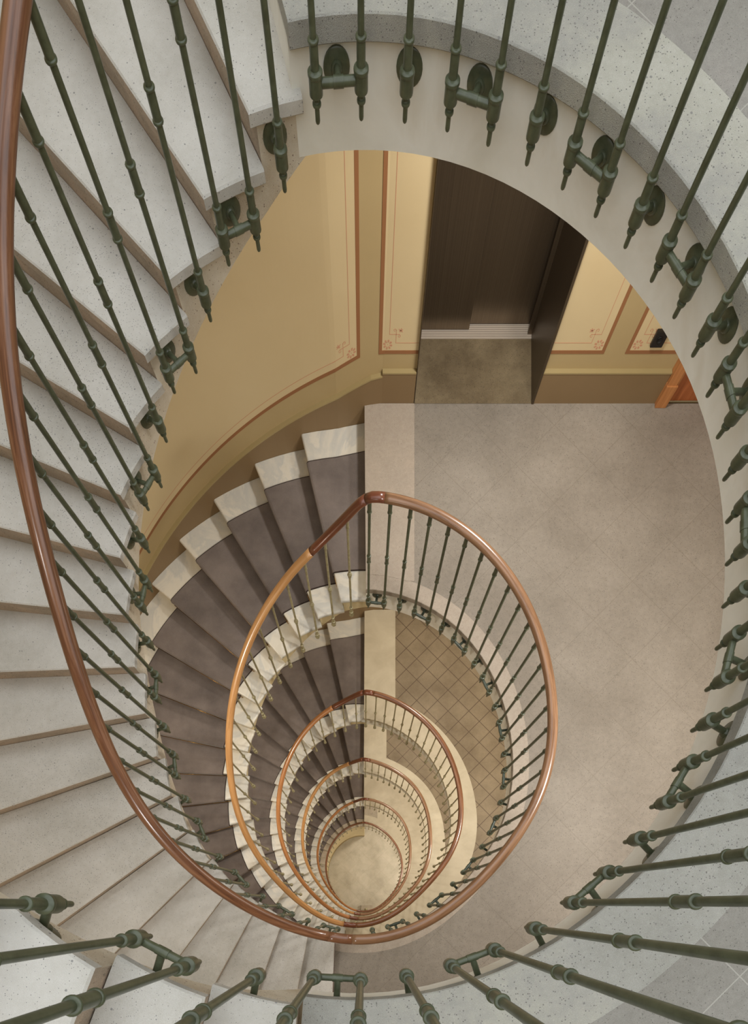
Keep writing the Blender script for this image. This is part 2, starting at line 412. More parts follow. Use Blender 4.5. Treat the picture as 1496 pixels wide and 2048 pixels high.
def build_flight(i):
    h = rise(i); z0 = fz(i); zb = ZB(i)
    root = thing('stair_flight', LBL_FL[i], 'stairs', (*(line(i, N)[0]), fz(i+1)))
    mats = {-1: ('string0', 'tread0'), 0: ('string0', 'tread0')}.get(i, ('cream', 'marble'))
    if i >= 5: mats = ('cream', 'speckle')
    # supporting body: risers, sides and soffit
    bm = bmesh.new(); SUB = 4; RB = -.028
    kstart = 0 if i >= 0 else 9
    for k in range(kstart+1, N+2):
        zt = zb - h*k - .045
        if k == N+1: break
        A = []; B = []
        for j in range(SUB+1):
            kk = k-1 + j/SUB
            a, b = line(i, kk, RB, FASC); A.append(a); B.append(b)
        tops = [bm.verts.new(V3(a, zt)) for a in A]; topo = [bm.verts.new(V3(b, zt)) for b in B]
        bi = [bm.verts.new(V3(a, soff(i, k-1+j/SUB))) for j, a in enumerate(A)]; bo = [bm.verts.new(V3(b, soff(i, k-1+j/SUB))) for j, b in enumerate(B)]
        for j in range(SUB):
            bm.faces.new((tops[j], tops[j+1], topo[j+1], topo[j])); bm.faces.new((bi[j], bo[j], bo[j+1], bi[j+1]))
            bm.faces.new((tops[j], bi[j], bi[j+1], tops[j+1]))
        # riser under nosing k, down to the next tread
        zn = zb - h*(k+1)
        r0 = bm.verts.new(V3(A[-1], zn-.04)); r1 = bm.verts.new(V3(B[-1], zn-.04))
        bm.faces.new((tops[-1], topo[-1], r1, r0)).material_index = 1
        if k == 1 or (i < 0 and k == kstart+1):
            ztop = z0-.05 if k == 1 else zb-h*(k-1)
            r0 = bm.verts.new(V3(A[0], ztop)); r1 = bm.verts.new(V3(B[0], ztop)); bm.faces.new((tops[0], topo[0], r1, r0)).material_index = 1
    bmesh.ops.remove_doubles(bm, verts=bm.verts[:], dist=.0005)
    new_obj('string', bm, [mats[0], 'riser0' if i <= 0 else mats[0]], root)
    # treads, each its own slab with a rounded nosing
    for k in range(kstart+1, N+1):
        zt = zb - h*k; A = []; B = []
        for j in range(SUB+1):
            kk = k-1 + j/SUB; ds = (RB if j == 0 else 0)
            a, b = line(i, kk, ds, EDGE); A.append(a); B.append(a + (b-a)*((b-a).length-.002)/(b-a).length)
        bm = bmesh.new(); q = strip(bm, A, B, zt-.045, zt)
        bmesh.ops.recalc_face_normals(bm, faces=bm.faces[:])
        if i <= 0:
            for f in bm.faces:
                if set(f.verts) == set(q[-1]): f.material_index = 1
        ends = set(q[-1]); inn = set(v for qq in q for v in (qq[0], qq[3]))
        es = [e for e in bm.edges if (all(v in inn for v in e.verts) and abs(e.verts[0].co.z-e.verts[1].co.z) < 1e-4) or (all(v in ends for v in e.verts) and abs(e.verts[0].co.z-e.verts[1].co.z) < 1e-4)]
        bmesh.ops.bevel(bm, geom=es, offset=.006 if i <= 0 else .018, segments=1 if i <= 0 else 3, affect='EDGES', profile=.5)
        o = new_obj('tread', bm, [mats[1], 'riser0'] if i <= 0 else mats[1], root)
        if i > 0: smooth_auto(o, 40)
    return root
flights = {i: build_flight(i) for i in range(-1, 6)}

# wall closing off the space under the lowest flight
bm = bmesh.new(); A = []; B = []; zz = []
for j in range(60):
    k = 13.5*j/59; a = line(5, k, 0, FASC+.02)[0]; b = line(5, k, 0, FASC+.12)[0]; A.append(a); B.append(b); zz.append(max(.05, soff(5, k)+.01))
strip(bm, A, B, lambda j: 0.0, lambda j: zz[min(j, 59)])
new_obj('wall_understair', bm, 'cream', kind='structure')
bm = bmesh.new(); A = [line(5, 13.5*j/59, 0, FASC-.0)[0] for j in range(60)]; B = [line(5, 13.5*j/59, 0, FASC+.02)[0] for j in range(60)]
strip(bm, A, B, 0.0, .16); new_obj('baseboard_understair', bm, 'skirt_top', kind='structure')

# ------------------------------------------------------------------ carpet runners
RUN_L = {1: 'brown grey carpet runner on the stairs just below the elevator landing',
         2: 'brown carpet runner on the stairs beside the upper tiled landing',
         3: 'brown carpet runner on the third carpeted flight from the top',
         4: 'small brown carpet runner on the fourth carpeted flight from the top',
         5: 'smallest carpet runner, on the lowest flight with speckled treads'}
def build_runner(i):
    h = rise(i); z0 = fz(i); T = .011; MI, MO = .275, .275
    rows = []   # (k, ds, z, offset-outwards)
    rows.append((0, -.028+T, z0-.058)); 
    for k in range(1, N+1):
        zt = z0 - h*k
        rows.append((k-1, -.028+T, zt+T))
        for j in (1, 2, 3): rows.append((k-1+j/4, 0, zt+T))
        rows += [(k, -.008, zt+T), (k, T*.6, zt+T*.3), (k, T, zt-.01), (k, T, zt-.038), (k, T*.3, zt-.05), (k, -.028+T, zt-.053)]
    rows.append((N, -.028+T, fz(i+1)+.002))
    bm = bmesh.new(); prev = None; NS = 6
    for (k, ds, z) in rows:
        a, b = line(i, k, ds, EDGE); L = (b-a).length; u = (b-a)/L
        p0, p1 = a+u*MI, b-u*MO
        vs = [bm.verts.new(V3(p0+(p1-p0)*(j/NS), z)) for j in range(NS+1)]
        if prev:
            for j in range(NS): bm.faces.new((prev[j], prev[j+1], vs[j+1], vs[j]))
        prev = vs
    bmesh.ops.recalc_face_normals(bm, faces=bm.faces[:])
    me_up = [f for f in bm.faces if abs(f.normal.z) > .9]
    if me_up and sum(f.normal.z for f in me_up) < 0:
        bmesh.ops.reverse_faces(bm, faces=bm.faces[:])
    me = bpy.data.meshes.new('stair_runner'); bm.to_mesh(me); bm.free()
    o = bpy.data.objects.new('stair_runner', me); COL.objects.link(o); me.materials.append(M['carpet'])
    md = o.modifiers.new('thick', 'SOLIDIFY'); md.thickness = .009; md.offset = -1
    tag(o, RUN_L[i], 'carpet')
    # stitched edge bindings
    for side in (0, 1):
        bm = bmesh.new(); prev = None
        for (k, ds, z) in rows:
            a, b = line(i, k, ds, EDGE); L = (b-a).length; u = (b-a)/L
            p = a+u*(MI-.001) if side == 0 else b-u*(MO-.001); q = p + u*(.007 if side == 0 else -.007)
            vs = [bm.verts.new(V3(p, z-.010)), bm.verts.new(V3(p, z+.0012)), bm.verts.new(V3(q, z+.0012))]
            if prev:
                for j in range(2): bm.faces.new((prev[j], prev[j+1], vs[j+1], vs[j]))
            prev = vs
        new_obj('binding', bm, 'binding', o)
    return o
for i in range(1, 6): build_runner(i)
# thin brass stair rods in the crooks of the first carpeted flights
for i in (1, 2):
    for k in range(1, N+1):
        a, b = line(i, k, -.028+.018, EDGE); u = (b-a).normalized(); z = fz(i)-rise(i)*(k+1)+.016 if k < N else fz(i+1)+.016
        bm = bmesh.new(); rod(bm, V3(a+u*.24, z), V3(b-u*.24, z), .003, 8)
        o = new_obj('stair_rod', bm, 'brass', None, True)
        tag(o, 'thin brass stair rod across the carpet of the %s carpeted flight' % ORD[i], 'stair rod', 'brass stair rods on the %s carpeted flight' % ORD[i])

# ------------------------------------------------------------------ handrails
PROF = []
for q in range(18):
    t = 2*pi*q/18; x = .036*cos(t); y = .030*sin(t)
    if y < 0: y *= .85
    PROF.append((x, y))
def smin(a, b, w=.03):
    h = max(0, min(1, .5+.5*(b-a)/w)); return b*(1-h)+a*h - w*h*(1-h)
def rail_land(i):      # handrail height of a landing
    return ZC-.50 if i == 0 else (fz(i)+1.17 if i < 0 else ZC-D[i])
def rail_z(i, k, depth=True):       # on flight i, at nosing index k (may run past both ends)
    d0 = rail_land(i); end = rail_land(i+1)
    if i >= 0: ln = ZC-(D[i]+.158)-(D[i+1]-D[i])/20*k
    else: ln = fz(i)-rise(i)*k+.95
    ka = 2.0
    if depth: return sum(rail_z(i, k+q*.06, False) for q in range(-5, 6))/11 if k < 3 else rail_z(i, k, False)
    if k <= 0: z = d0
    elif k < ka:
        l0 = ln+(D[i+1]-D[i])/20*k if i >= 0 else fz(i)+.95
        z = ln + (d0-l0)*(1-k/ka)**2
    else: z = ln
    return -smin(-z, -end, .06) if k > 12 else z
def sweep(name, pts, mat, parent):
    bm = bmesh.new(); uv = bm.loops.layers.uv.new('UVMap'); rings = []; acc = 0; us = []
    n = len(pts)
    for j, p in enumerate(pts):
        t = (pts[min(n-1, j+1)]-pts[max(0, j-1)]).normalized(); side = Vector((t.y, -t.x, 0)).normalized(); up = side.cross(t)
        if up.z < 0: up = -up
        if j: acc += (p-pts[j-1]).length
        us.append(acc); rings.append([bm.verts.new(p + side*x + up*y) for x, y in PROF])
    m = len(PROF)
    for j in range(n-1):
        for k in range(m):
            f = bm.faces.new((rings[j][k], rings[j+1][k], rings[j+1][(k+1) % m], rings[j][(k+1) % m]))
            for l, (u, v) in zip(f.loops, ((us[j], k/m), (us[j+1], k/m), (us[j+1], (k+1)/m), (us[j], (k+1)/m))): l[uv].uv = (u, v*.21)
    bm.faces.new(rings[0]); bm.faces.new(rings[-1][::-1])
    return new_obj(name, bm, mat, parent, True)
def flight_rail_pts(i, k0, k1, step=.17):
    n = max(2, int((k1-k0)/step)); P = []
    for j in range(n+1):
        k = k0+(k1-k0)*j/n; p = rawpt(i, s_of_k(i, k))[0]; P.append(V3(p, rail_z(i, k)))
    return P
def landing_s(i): return s_of_k(i-1, N), SA(i)+PER
def landing_z(i, s):
    kd = k_of_s(i, s-PER)      # index on the flight below
    if kd > -1.5: return rail_z(i, kd)
    ku = k_of_s(i-1, s)
    if ku < N+3: return rail_z(i-1, ku)
    return rail_land(i)
def landing_rail_pts(i, s0, s1, step=.035):
    n = max(2, int((s1-s0)/step))
    out = []
    for j in range(n+1):
        s = s0+(s1-s0)*j/n; out.append(V3(rawpt(i, s, 0, True)[0], landing_z(i, s)))
    return out

# ------------------------------------------------------------------ balusters
def ringp(z, r, rr, h=.010):
    return [(r, z), (rr*.93, z+.0012), (rr, z+h*.35), (rr, z+h*.65), (rr*.93, z+h-.0012), (r, z+h)]
def green_profile(L):
    r = .0112; q = .0152
    P = [(0, 0), (.004, .0008), (.0072, .004), (.0085, .010), (.0085, .040), (.0118, .043)] + ringp(.044, .011, .0158, .011) + [(.0095, .057), (.0095, .060), (.0165, .066), (.0232, .071), (.0238, .074), (.0238, .113), (.0258, .115), (.0264, .119), (.0258, .124), (.0225, .127), (.0165, .1285), (q, .129), (q, .184)]
    P += ringp(.184, q, .0188) + [(r, .195)]
    a = (.50 if L > 1.3 else .525)*L; b = a+.085
    P += [(r, a)] + ringp(a+.0005, q, .0186) + ringp(b-.0105, q, .0186) + [(r, b)]
    c = L-.115
    P += [(r, c)] + ringp(c+.0005, q, .0186) + [(q, L)]
    return P
def bronze_profile(L):
    r = .0098
    P = [(0, 0), (.010, .002), (.0185, .012), (.0225, .026), (.021, .040), (.013, .050), (.011, .056), (.019, .062), (.0215, .070), (.019, .078), (.0125, .082), (.0125, .135), (.016, .138), (.017, .144), (.016, .15), (r, .153)]
    a = .50*L
    P += [(r, a-.045), (.013, a-.043), (.0145, a-.038), (.012, a-.032), (.0125, a-.02), (.0185, a-.014), (.0205, a-.005), (.0185, a+.004), (.0125, a+.010), (.0145, a+.017), (.0135, a+.023), (r, a+.025)]
    c = L-.10
    P += [(r, c), (.0125, c+.002), (.014, c+.008), (.012, c+.014), (.011, c+.02), (.012, L)]
    return P
_cache = {}
def baluster_mesh(kind, L):
    key = (kind, round(L, 2))
    if key not in _cache:
        bm = bmesh.new(); seg = {'green': 18, 'green2': 14, 'bronze': 12, 'green_small': 10, 'bead': 8}[kind]
        lathe(bm, green_profile(L) if kind.startswith('green') else bronze_profile(L), seg)
        if kind == 'bronze':       # leaf tips round the drop
            for q in range(6):
                a = 2*pi*q/6; m = Matrix.Translation((.0185*cos(a), .0185*sin(a), .024)) @ Matrix.Rotation(a, 4, 'Z') @ Matrix.Rotation(.35, 4, 'Y')
                lathe(bm, [(0, -.016), (.005, -.008), (.0062, .002), (.004, .012), (0, .017)], 6, m)
        bmesh.ops.recalc_face_normals(bm, faces=bm.faces[:])
        me = bpy.data.meshes.new('baluster'); bm.to_mesh(me); bm.free()
        me.materials.append(M['green' if kind.startswith('green') else 'bronze'])
        for p in me.polygons: p.use_smooth = True
        me.set_sharp_from_angle(angle=math.radians(38))
        _cache[key] = me
    return _cache[key]
def add_baluster(kind, p, ztip, ztop, parent):
    L = ztop-ztip; o = bpy.data.objects.new('baluster', baluster_mesh(kind, L)); COL.objects.link(o)
    o.location = V3(p, ztip); o.scale.z = L/round(L, 2); o.rotation_euler.z = random.uniform(0, .5)
    put(o, parent); return o
def bracket(pts, parent, mat='green', small=False, zmax=1e9):
    """pts: one or two (point2d, outward normal, z) socket centres; stem and round flange on the plaster face"""
    bm = bmesh.new()
    c = sum((Vector((p.x, p.y, z)) for p, n, z in pts), Vector())/len(pts); n2 = sum((n for p, n, z in pts), Vector((0, 0))).normalized(); n3 = Vector((n2.x, n2.y, 0))
    if len(pts) == 2:
        a = Vector((*pts[0][0], pts[0][2])); b = Vector((*pts[1][0], pts[1][2])); u = (b-a).normalized(); rod(bm, a+u*.016, b-u*.016, .0125, 14)
        e = 0
        lathe(bm, [(0, -.02), (.0145, -.018), (.0145, .018), (0, .02)], 12, Matrix.Translation(c) @ u.to_track_quat('Z', 'Y').to_matrix().to_4x4())
    f = c + n3*(FASC+.006); f.z = min(f.z, zmax)
    rod(bm, c + n3*.008, f, .0115, 12)
    m = Matrix.Translation(f) @ (-n3).to_track_quat('Z', 'Y').to_matrix().to_4x4()
    stem = new_obj('bracket', bm, mat, parent); smooth_auto(stem, 40); bm = bmesh.new()
    lathe(bm, [(0, -.002), (.045, -.002), (.0465, .004), (.0465, .010), (.043, .013), (.020, .0145), (.0175, .022), (.013, .026), (0, .026)], 24 if not small else 12, m)
    o = new_obj('flange', bm, mat, None); o.parent = stem; smooth_auto(o, 40); return stem
def railing(label, loc): return thing('stair_railing', label, 'railing', loc)
def run_balusters(kind, root, items, pairs, caps=None):
    """items: list of (p, n, ztip, ztop); pairs: group pattern offset; every group of three is one single and one pair"""
    for j, (p, n, zt, zr) in enumerate(items):
        add_baluster(kind, p, zt, zr, root)
    if pairs is None: return
    j = 0
    while j < len(items):
        ph = (j+pairs) % 3; j0 = j
        if ph == 0: g = [items[j]]; j += 1
        elif ph == 1 and j+1 < len(items): g = items[j:j+2]; j += 2
        else: g = [items[j]]; j += 1
        bracket([(p, n, zt+.096) for p, n, zt, zr in g], root, 'green' if kind == 'green' else 'green2', small=kind != 'green', zmax=min(caps[j0:j]) if caps else 1e9)
def tip_flight(i, k):
    a = fz(i)-TIPD; b = fz(i+1)-TIPD; z = ZB(i)-rise(i)*k-TIPF(i)
    if k < 1: z = a + (ZB(i)-rise(i)-TIPF(i)-a)*max(0, k+.4)/1.4
    return max(z, b)
def s_at_x(i, x, top):
    """arc position where the well curve of landing i has abscissa x, on its top or bottom side"""
    best = None
    lo, hi = (S_of(pi/2-.6), S_of(pi/2+.6)) if top else (S_of(3*pi/2-.6), S_of(3*pi/2+.6))
    for j in range(400):
        s = lo+(hi-lo)*j/399; d = abs(rawpt(i, s, 0, True)[0].x-x)
        if best is None or d < best[0]: best = (d, s)
    return best[1]
RL_L = {0: 'nearest green metal railing of the grey landing, ringing the right side',
        1: 'green metal railing with walnut handrail round the elevator landing',
        2: 'bronze railing with walnut handrail round the upper brown tiled landing',
        3: 'bronze railing with walnut handrail round the middle tiled landing',
        4: 'small bronze railing round the cream landing below the tiled ones',
        5: 'smallest innermost landing railing, just above the bottom floor'}
RF_L = {-1: 'near green railing of the flight climbing at the bottom left corner',
        0: 'large green railing with walnut handrail down the pale terrazzo stairs at left',
        1: 'bronze stair railing with honey coloured handrail on the first carpeted flight',
        2: 'bronze stair railing with amber handrail on the second carpeted flight',
        3: 'bronze stair railing on the third carpeted flight from the top',
        4: 'bronze stair railing on the fourth carpeted flight from the top',
        5: 'smallest stair railing, on the lowest flight ending at the newel post'}
RAILMAT = {0: 'walnut', 1: 'walnut_mid', 2: 'walnut', 3: 'walnut_mid', 4: 'walnut_mid', 5: 'walnut'}
FRM = {-1: 'walnut', 0: 'walnut', 1: 'honey', 2: 'amber', 3: 'honey', 4: 'amber', 5: 'walnut'}
for i in range(6):
    root = railing(RL_L[i], (rawpt(i, S_of(2*pi), FASC, True)[0].x, rawpt(i, S_of(2*pi), FASC, True)[0].y, FZ[i]-.1))
    s0, s1 = landing_s(i)
    m = RAILMAT[i]
    sj = s0+.17; se = s1-.13
    sweep('handrail', landing_rail_pts(i, sj, se), m, root)
    sweep('handrail_joint', landing_rail_pts(i, s0-.0, sj), 'walnut_dark' if i > 1 else 'walnut', root)
    sweep('handrail_joint', landing_rail_pts(i, se, s1), 'walnut_dark' if i > 0 else 'walnut', root)
    xb, xt, nb = {0: (-.172, -.17, 32), 1: (.07, .035, 30)}.get(i, (.0, .02, 31))
    sb = s_at_x(i, xb+0, False); st = s_at_x(i, xt, True)+PER
    it = []
    for j in range(nb):
        s = sb+(st-sb)*j/(nb-1); p, tg, n = rawpt(i, s, 0, True); it.append((p, n, FZ[i]-TIPD, landing_z(i, s)-.02))
    run_balusters('green' if i == 0 else ('green_small' if i == 1 else 'bronze'), root, it, {0: 1, 1: 0}.get(i), [FZ[i]-.128]*len(it))
for i in range(-1, 6):
    q = rawpt(i, s_of_k(i, 10), FASC)[0]
    root = railing(RF_L[i], (q.x, q.y, tip_flight(i, 10)))
    m = FRM[i]
    if i == 5:
        sweep('handrail', flight_rail_pts(i, 0, 15.5), m, root)
    elif i in (1, 2, 3, 4):
        sweep('handrail_joint', flight_rail_pts(i, 0, 1.9 if i < 3 else 1.2), 'walnut_dark', root)
        sweep('handrail', flight_rail_pts(i, 1.9 if i < 3 else 1.2, N), m, root)
    else: sweep('handrail', flight_rail_pts(i, 0 if i == 0 else 9, N), m, root)
    if i == 0:
        # dark scribed joint in the walnut
        pass
    xa, xb_, nb = {0: (-.31, -.24, 30)}.get(i, (-.125, -.14, 25))
    sa = s_at_x(i, xa, True) if i >= 0 else SA(i)+.05
    sb = s_at_x(i+1, xb_, False)
    if i == -1:
        st_ = .157; sb = s_at_x(0, -.172, False)-st_; items = []
        js = [sb-st_*j for j in range(14)][::-1]
    elif i == 5: js = [sa+(sb-sa)*j/(nb-1) for j in range(20)]
    else: js = [sa+(sb-sa)*j/(nb-1) for j in range(nb)]
    it = []; caps = []; ph = {0: 0, -1: (0-(len(js)-1)) % 3}.get(i)
    for q, s in enumerate(js):
        k = k_of_s(i, s); kt = k; p, tg, n = rawpt(i, s)
        if ph is not None:       # the two balusters of a pair hang from one level bar
            if (q+ph) % 3 == 1 and q+1 < len(js): kt = k_of_s(i, (s+js[q+1])/2)
            if (q+ph) % 3 == 2 and q > 0: kt = k_of_s(i, (s+js[q-1])/2)
        it.append((p, n, tip_flight(i, kt), rail_z(i, k)-.02)); caps.append(ZB(i)-rise(i)*min(N, max(0, math.ceil(kt+.18)))-.094)
    run_balusters('green' if i <= 0 else 'bronze', root, it, ph, caps)

# newel post on its stone block at the foot of the stairs
pn = Vector((.06, -.20))
t = thing('newel_post', 'small bronze newel post where the lowest handrail ends', 'post', (pn.x, pn.y, .16))
bm = bmesh.new(); lathe(bm, [(0, 0), (.05, 0), (.05, .06), (.03, .09), (.026, .85), (.04, .88), (.04, .94), (0, .94)], 16, Matrix.Translation((pn.x, pn.y, .16))); new_obj('shaft', bm, 'bronze', t, True)
bm = bmesh.new(); lathe(bm, [(0, 0), (.03, .01), (.062, .05), (.062, .08), (.03, .12), (0, .13)], 16, Matrix.Translation((pn.x, pn.y, 1.09))); new_obj('finial', bm, 'bronze', t, True)
bm = bmesh.new(); box(bm, -.15, .34, -.36, -.03, 0, .16, bev=.01); tag(new_obj('stone_block', bm, 'speckle'), 'speckled stone block under the newel post on the bottom floor', 'stone block')

# ------------------------------------------------------------------ outer walls
ZT = ZC + 1.0
def wall_sweep(bm, sa, sb, o0, o1, z0, z1, step=.04, mi=0):
    n = max(1, int((sb-sa)/step)); S = [sa+(sb-sa)*j/n for j in range(n+1)]
    A = [wall(s, o0) for s in S]; B = [wall(s, o1) for s in S]
    if callable(z0): strip(bm, A, B, lambda j: z0(S[min(j, n)]), lambda j: z1(S[min(j, n)]), mi)
    else: strip(bm, A, B, z0, z1, mi)
WO = .035
bm = bmesh.new(); wall_sweep(bm, -.155, OPER, WO, WO+.25, 0, ZT); wl = new_obj('wall_left', bm, 'wall', kind='structure')
bm = bmesh.new(); box(bm, 0, XR+.25, YF-.285, YF-.035, 0, ZT); new_obj('wall_front', bm, 'wall', kind='structure')
bm = bmesh.new(); box(bm, XR+.035, XR+.285, YF-.28, WY+.3, 0, ZT); new_obj('wall_right', bm, 'wall', kind='structure')
EX0, EX1, EY = .451, 1.533, 5.153
z1 = FZ[1]
bm = bmesh.new(); yb = WY+WO
box(bm, .155, EX0, yb, yb+.25, 0, ZT); box(bm, EX0, EX1, yb, yb+.25, 0, z1-.02); box(bm, EX0, EX1, yb, yb+.25, z1+2.15, ZT)
DX0, DX1 = 2.73, 3.55
box(bm, EX1, DX0, yb, yb+.25, 0, ZT); box(bm, DX0, DX1, yb, yb+.25, 0, z1-.02); box(bm, DX0, DX1, yb, yb+.25, z1+2.1, ZT); box(bm, DX1, XR+.03, yb, yb+.25, 0, ZT)
wb = new_obj('wall_back', bm, 'wall', kind='structure')
# skirting: sloped beside the stairs, level on the landings
def skz(i):
    sl = (fz(i)-fz(i+1))/20/.478
    return lambda s: fz(i) + .238 - sl*max(s+.09, 0)
for i in range(1, 6):
    f = skz(i); bm = bmesh.new()
    lo = lambda s, f=f, i=i: max(f(s)-.62, fz(i+1)-.05)
    e = OPER-.1
    wall_sweep(bm, -.155, e, 0, WO-.0, lo, lambda s, f=f, i=i: max(f(s), fz(i+1)+.27)-.0, .1)
    sk = new_obj('baseboard_left', bm, 'skirt', kind='structure')
    bm = bmesh.new(); wall_sweep(bm, -.155, e, -.004, WO, lambda s, f=f, i=i: max(f(s), fz(i+1)+.27)-.0, lambda s, f=f, i=i: max(f(s), fz(i+1)+.27)+.012, .1)
    new_obj('ledge', bm, 'skirt_top', sk)
for i in range(0, 6):
    z = FZ[i]
    segs = [(.155, XR)] if i != 1 else [(.155, EX0-.004), (EX1+.004, 2.642)]
    for a, b in segs:
        bm = bmesh.new(); box(bm, a, b, WY, WY+WO, z-.02, z+.268)
        sk = new_obj('baseboard_back', bm, 'skirt', kind='structure')
        bm = bmesh.new(); prism(bm, [(a, WY-.004), (b, WY-.004), (b, WY+WO), (a, WY+WO)], z+.268, z+.28)
        new_obj('ledge', bm, 'skirt_top', sk)

# ------------------------------------------------------------------ painted panels and stencils of the elevator storey
def wpt(s, z, off): p = wall(s, off); return Vector((p.x, p.y, z))
def ribbon(bm, path, w, off=WO, th=.0032, closed=False):
    """painted line following (s, z) points on the wall"""
    n = len(path); L = []; R = []
    for j in range(n):
        a = Vector(path[max(0, j-1)]); b = Vector(path[min(n-1, j+1)])
        if 0 < j < n-1:
            d0 = (Vector(path[j])-a).normalized(); d1 = (b-Vector(path[j])).normalized(); m = (d0+d1)
            m = m.normalized() if m.length > 1e-6 else d0; nn = Vector((-m.y, m.x)); k = 1/max(.35, abs(nn.dot(Vector((-d0.y, d0.x)))))
        else:
            d = (b-a).normalized(); nn = Vector((-d.y, d.x)); k = 1
        c = Vector(path[j]); L.append(c+nn*w/2*k); R.append(c-nn*w/2*k)
    fr = [[bm.verts.new(wpt(p[0], p[1], off-th)) for p in X] for X in (L, R)]
    bk = [[bm.verts.new(wpt(p[0], p[1], off+.002)) for p in X] for X in (L, R)]
    for j in range(n-1):
        bm.faces.new((fr[0][j], fr[0][j+1], fr[1][j+1], fr[1][j])); bm.faces.new((fr[0][j], bk[0][j], bk[0][j+1], fr[0][j+1])); bm.faces.new((fr[1][j], fr[1][j+1], bk[1][j+1], bk[1][j]))
def blob(bm, c, pts, off=WO, th=.0034):
    vs = [bm.verts.new(wpt(c[0]+p[0], c[1]+p[1], off-th)) for p in pts]; bm.faces.new(vs)
    bk = [bm.verts.new(wpt(c[0]+p[0], c[1]+p[1], off+.002)) for p in pts]
    for j in range(len(vs)): bm.faces.new((vs[j], vs[(j+1) % len(vs)], bk[(j+1) % len(vs)], bk[j]))
def ellipse(cx_, cy_, a, b, rot, n=10):
    return [(cx_+a*cos(t)*cos(rot)-b*sin(t)*sin(rot), cy_+a*cos(t)*sin(rot)+b*sin(t)*cos(rot)) for t in [2*pi*q/n for q in range(n)]]
def rosette(bm, c, sh=lambda x: 0.0):
    for q in range(8):
        a = 2*pi*q/8+.2; pts = []
        for t in range(10):
            u = 2*pi*t/10; rr = .027+.012*cos(u); w = .0075*sin(u)*(1+.35*cos(u)); pts.append((rr*cos(a)-w*sin(a), rr*sin(a)+w*cos(a)))
        blob(bm, c, [(x, y+sh(x)) for x, y in pts])
    blob(bm, c, [(x, y+sh(x)) for x, y in ellipse(0, 0, .004, .004, 0, 8)])
def curl(c, r, a0, a1, n=14): return [(c[0]+r*(1-.5*q/n)*cos(a0+(a1-a0)*q/n), c[1]+r*(1-.5*q/n)*sin(a0+(a1-a0)*q/n)) for q in range(n+1)]
def stencil(s, zb, dr, par, top, send, slope=0.0):
    """corner of a panel at wall position s (outer brown edge) with its bottom at zb; dr = +1 when the panel extends to larger s"""
    z = lambda ds: -slope*ds
    def P(ds, dz): return (s+dr*ds, zb+dz - slope*dr*ds)
    # light field
    L = abs(send-s); n = max(1, int(L/.04))
    bm = bmesh.new(); A = []
    for j in range(n+1):
        ds = L*j/n; A.append(P(ds, .012))
    v0 = [bm.verts.new(wpt(a[0], a[1], WO-.0022)) for a in A]; v1 = [bm.verts.new(wpt(a[0], top, WO-.0022)) for a in A]
    for j in range(n): bm.faces.new((v0[j], v0[j+1], v1[j+1], v1[j]))
    b0 = [bm.verts.new(wpt(a[0], a[1], WO+.002)) for a in A]
    for j in range(n): bm.faces.new((v0[j], b0[j], b0[j+1], v0[j+1]))
    new_obj('painted_field', bm, 'panel', par)
    bm = bmesh.new(); w = .027
    path = [(s+dr*w/2, top)] + [P(w/2, w/2)] + [P(w/2+(L-w/2)*j/n, w/2) for j in range(1, n+1)]
    ribbon(bm, path, w, th=.0036); new_obj('painted_border', bm, 'red', par)
    # thin line with a notched corner
    bm = bmesh.new(); i0 = .085; i1 = .15; lw = .0042
    ribbon(bm, [(s+dr*i0, top), P(i0, i1), P(i1-.015, i1)], lw)
    ribbon(bm, [P(i1-.015, i1), P(i1+.012, i1)] + [ (P(x, y)) for x, y in curl((i1+.012, i1-.012), .012, pi/2, -pi*1.1)], lw)
    ribbon(bm, [P(i1-.012, i1-.02), P(i1-.012, i1+.03)] + [P(x, y) for x, y in curl((i1-.024, i1+.03), .012, 0, pi*1.6)], lw)
    ribbon(bm, [P(i1-.012, i1-.02), P(i1-.012, i0)] + [P(i1-.012+(L-i1+.012)*j/n, i0) for j in range(1, n+1)], lw)
    new_obj('painted_line', bm, 'pink', par)
    bm = bmesh.new(); rosette(bm, P(.072, .072), lambda x: -slope*x)
    c = P(i1+.022, i1+.028)
    for a in (.4, 1.2, pi/2+.9, -.5):
        blob(bm, c, [(x*dr, y - slope*x*dr) for x, y in ellipse(.010*cos(a), .010*sin(a), .011, .0038, a, 8)])
    blob(bm, c, [(x*dr, y) for x, y in ellipse(-.004, -.004, .007, .007, 0, 8)])
    new_obj('painted_flower', bm, 'pink', par)
TOPZ = z1+2.35
stencil(.036, z1+.405, 1, wl, TOPZ, 9.0, (FZ[1]-FZ[2])/20/.478*1.02)
stencil(-.118, z1+.405, -1, wb, TOPZ, -(EX0-.004))
stencil(-1.997, z1+.405, 1, wb, TOPZ, -(EX1+.004))
stencil(-2.173, z1+.405, -1, wb, TOPZ, -2.645)

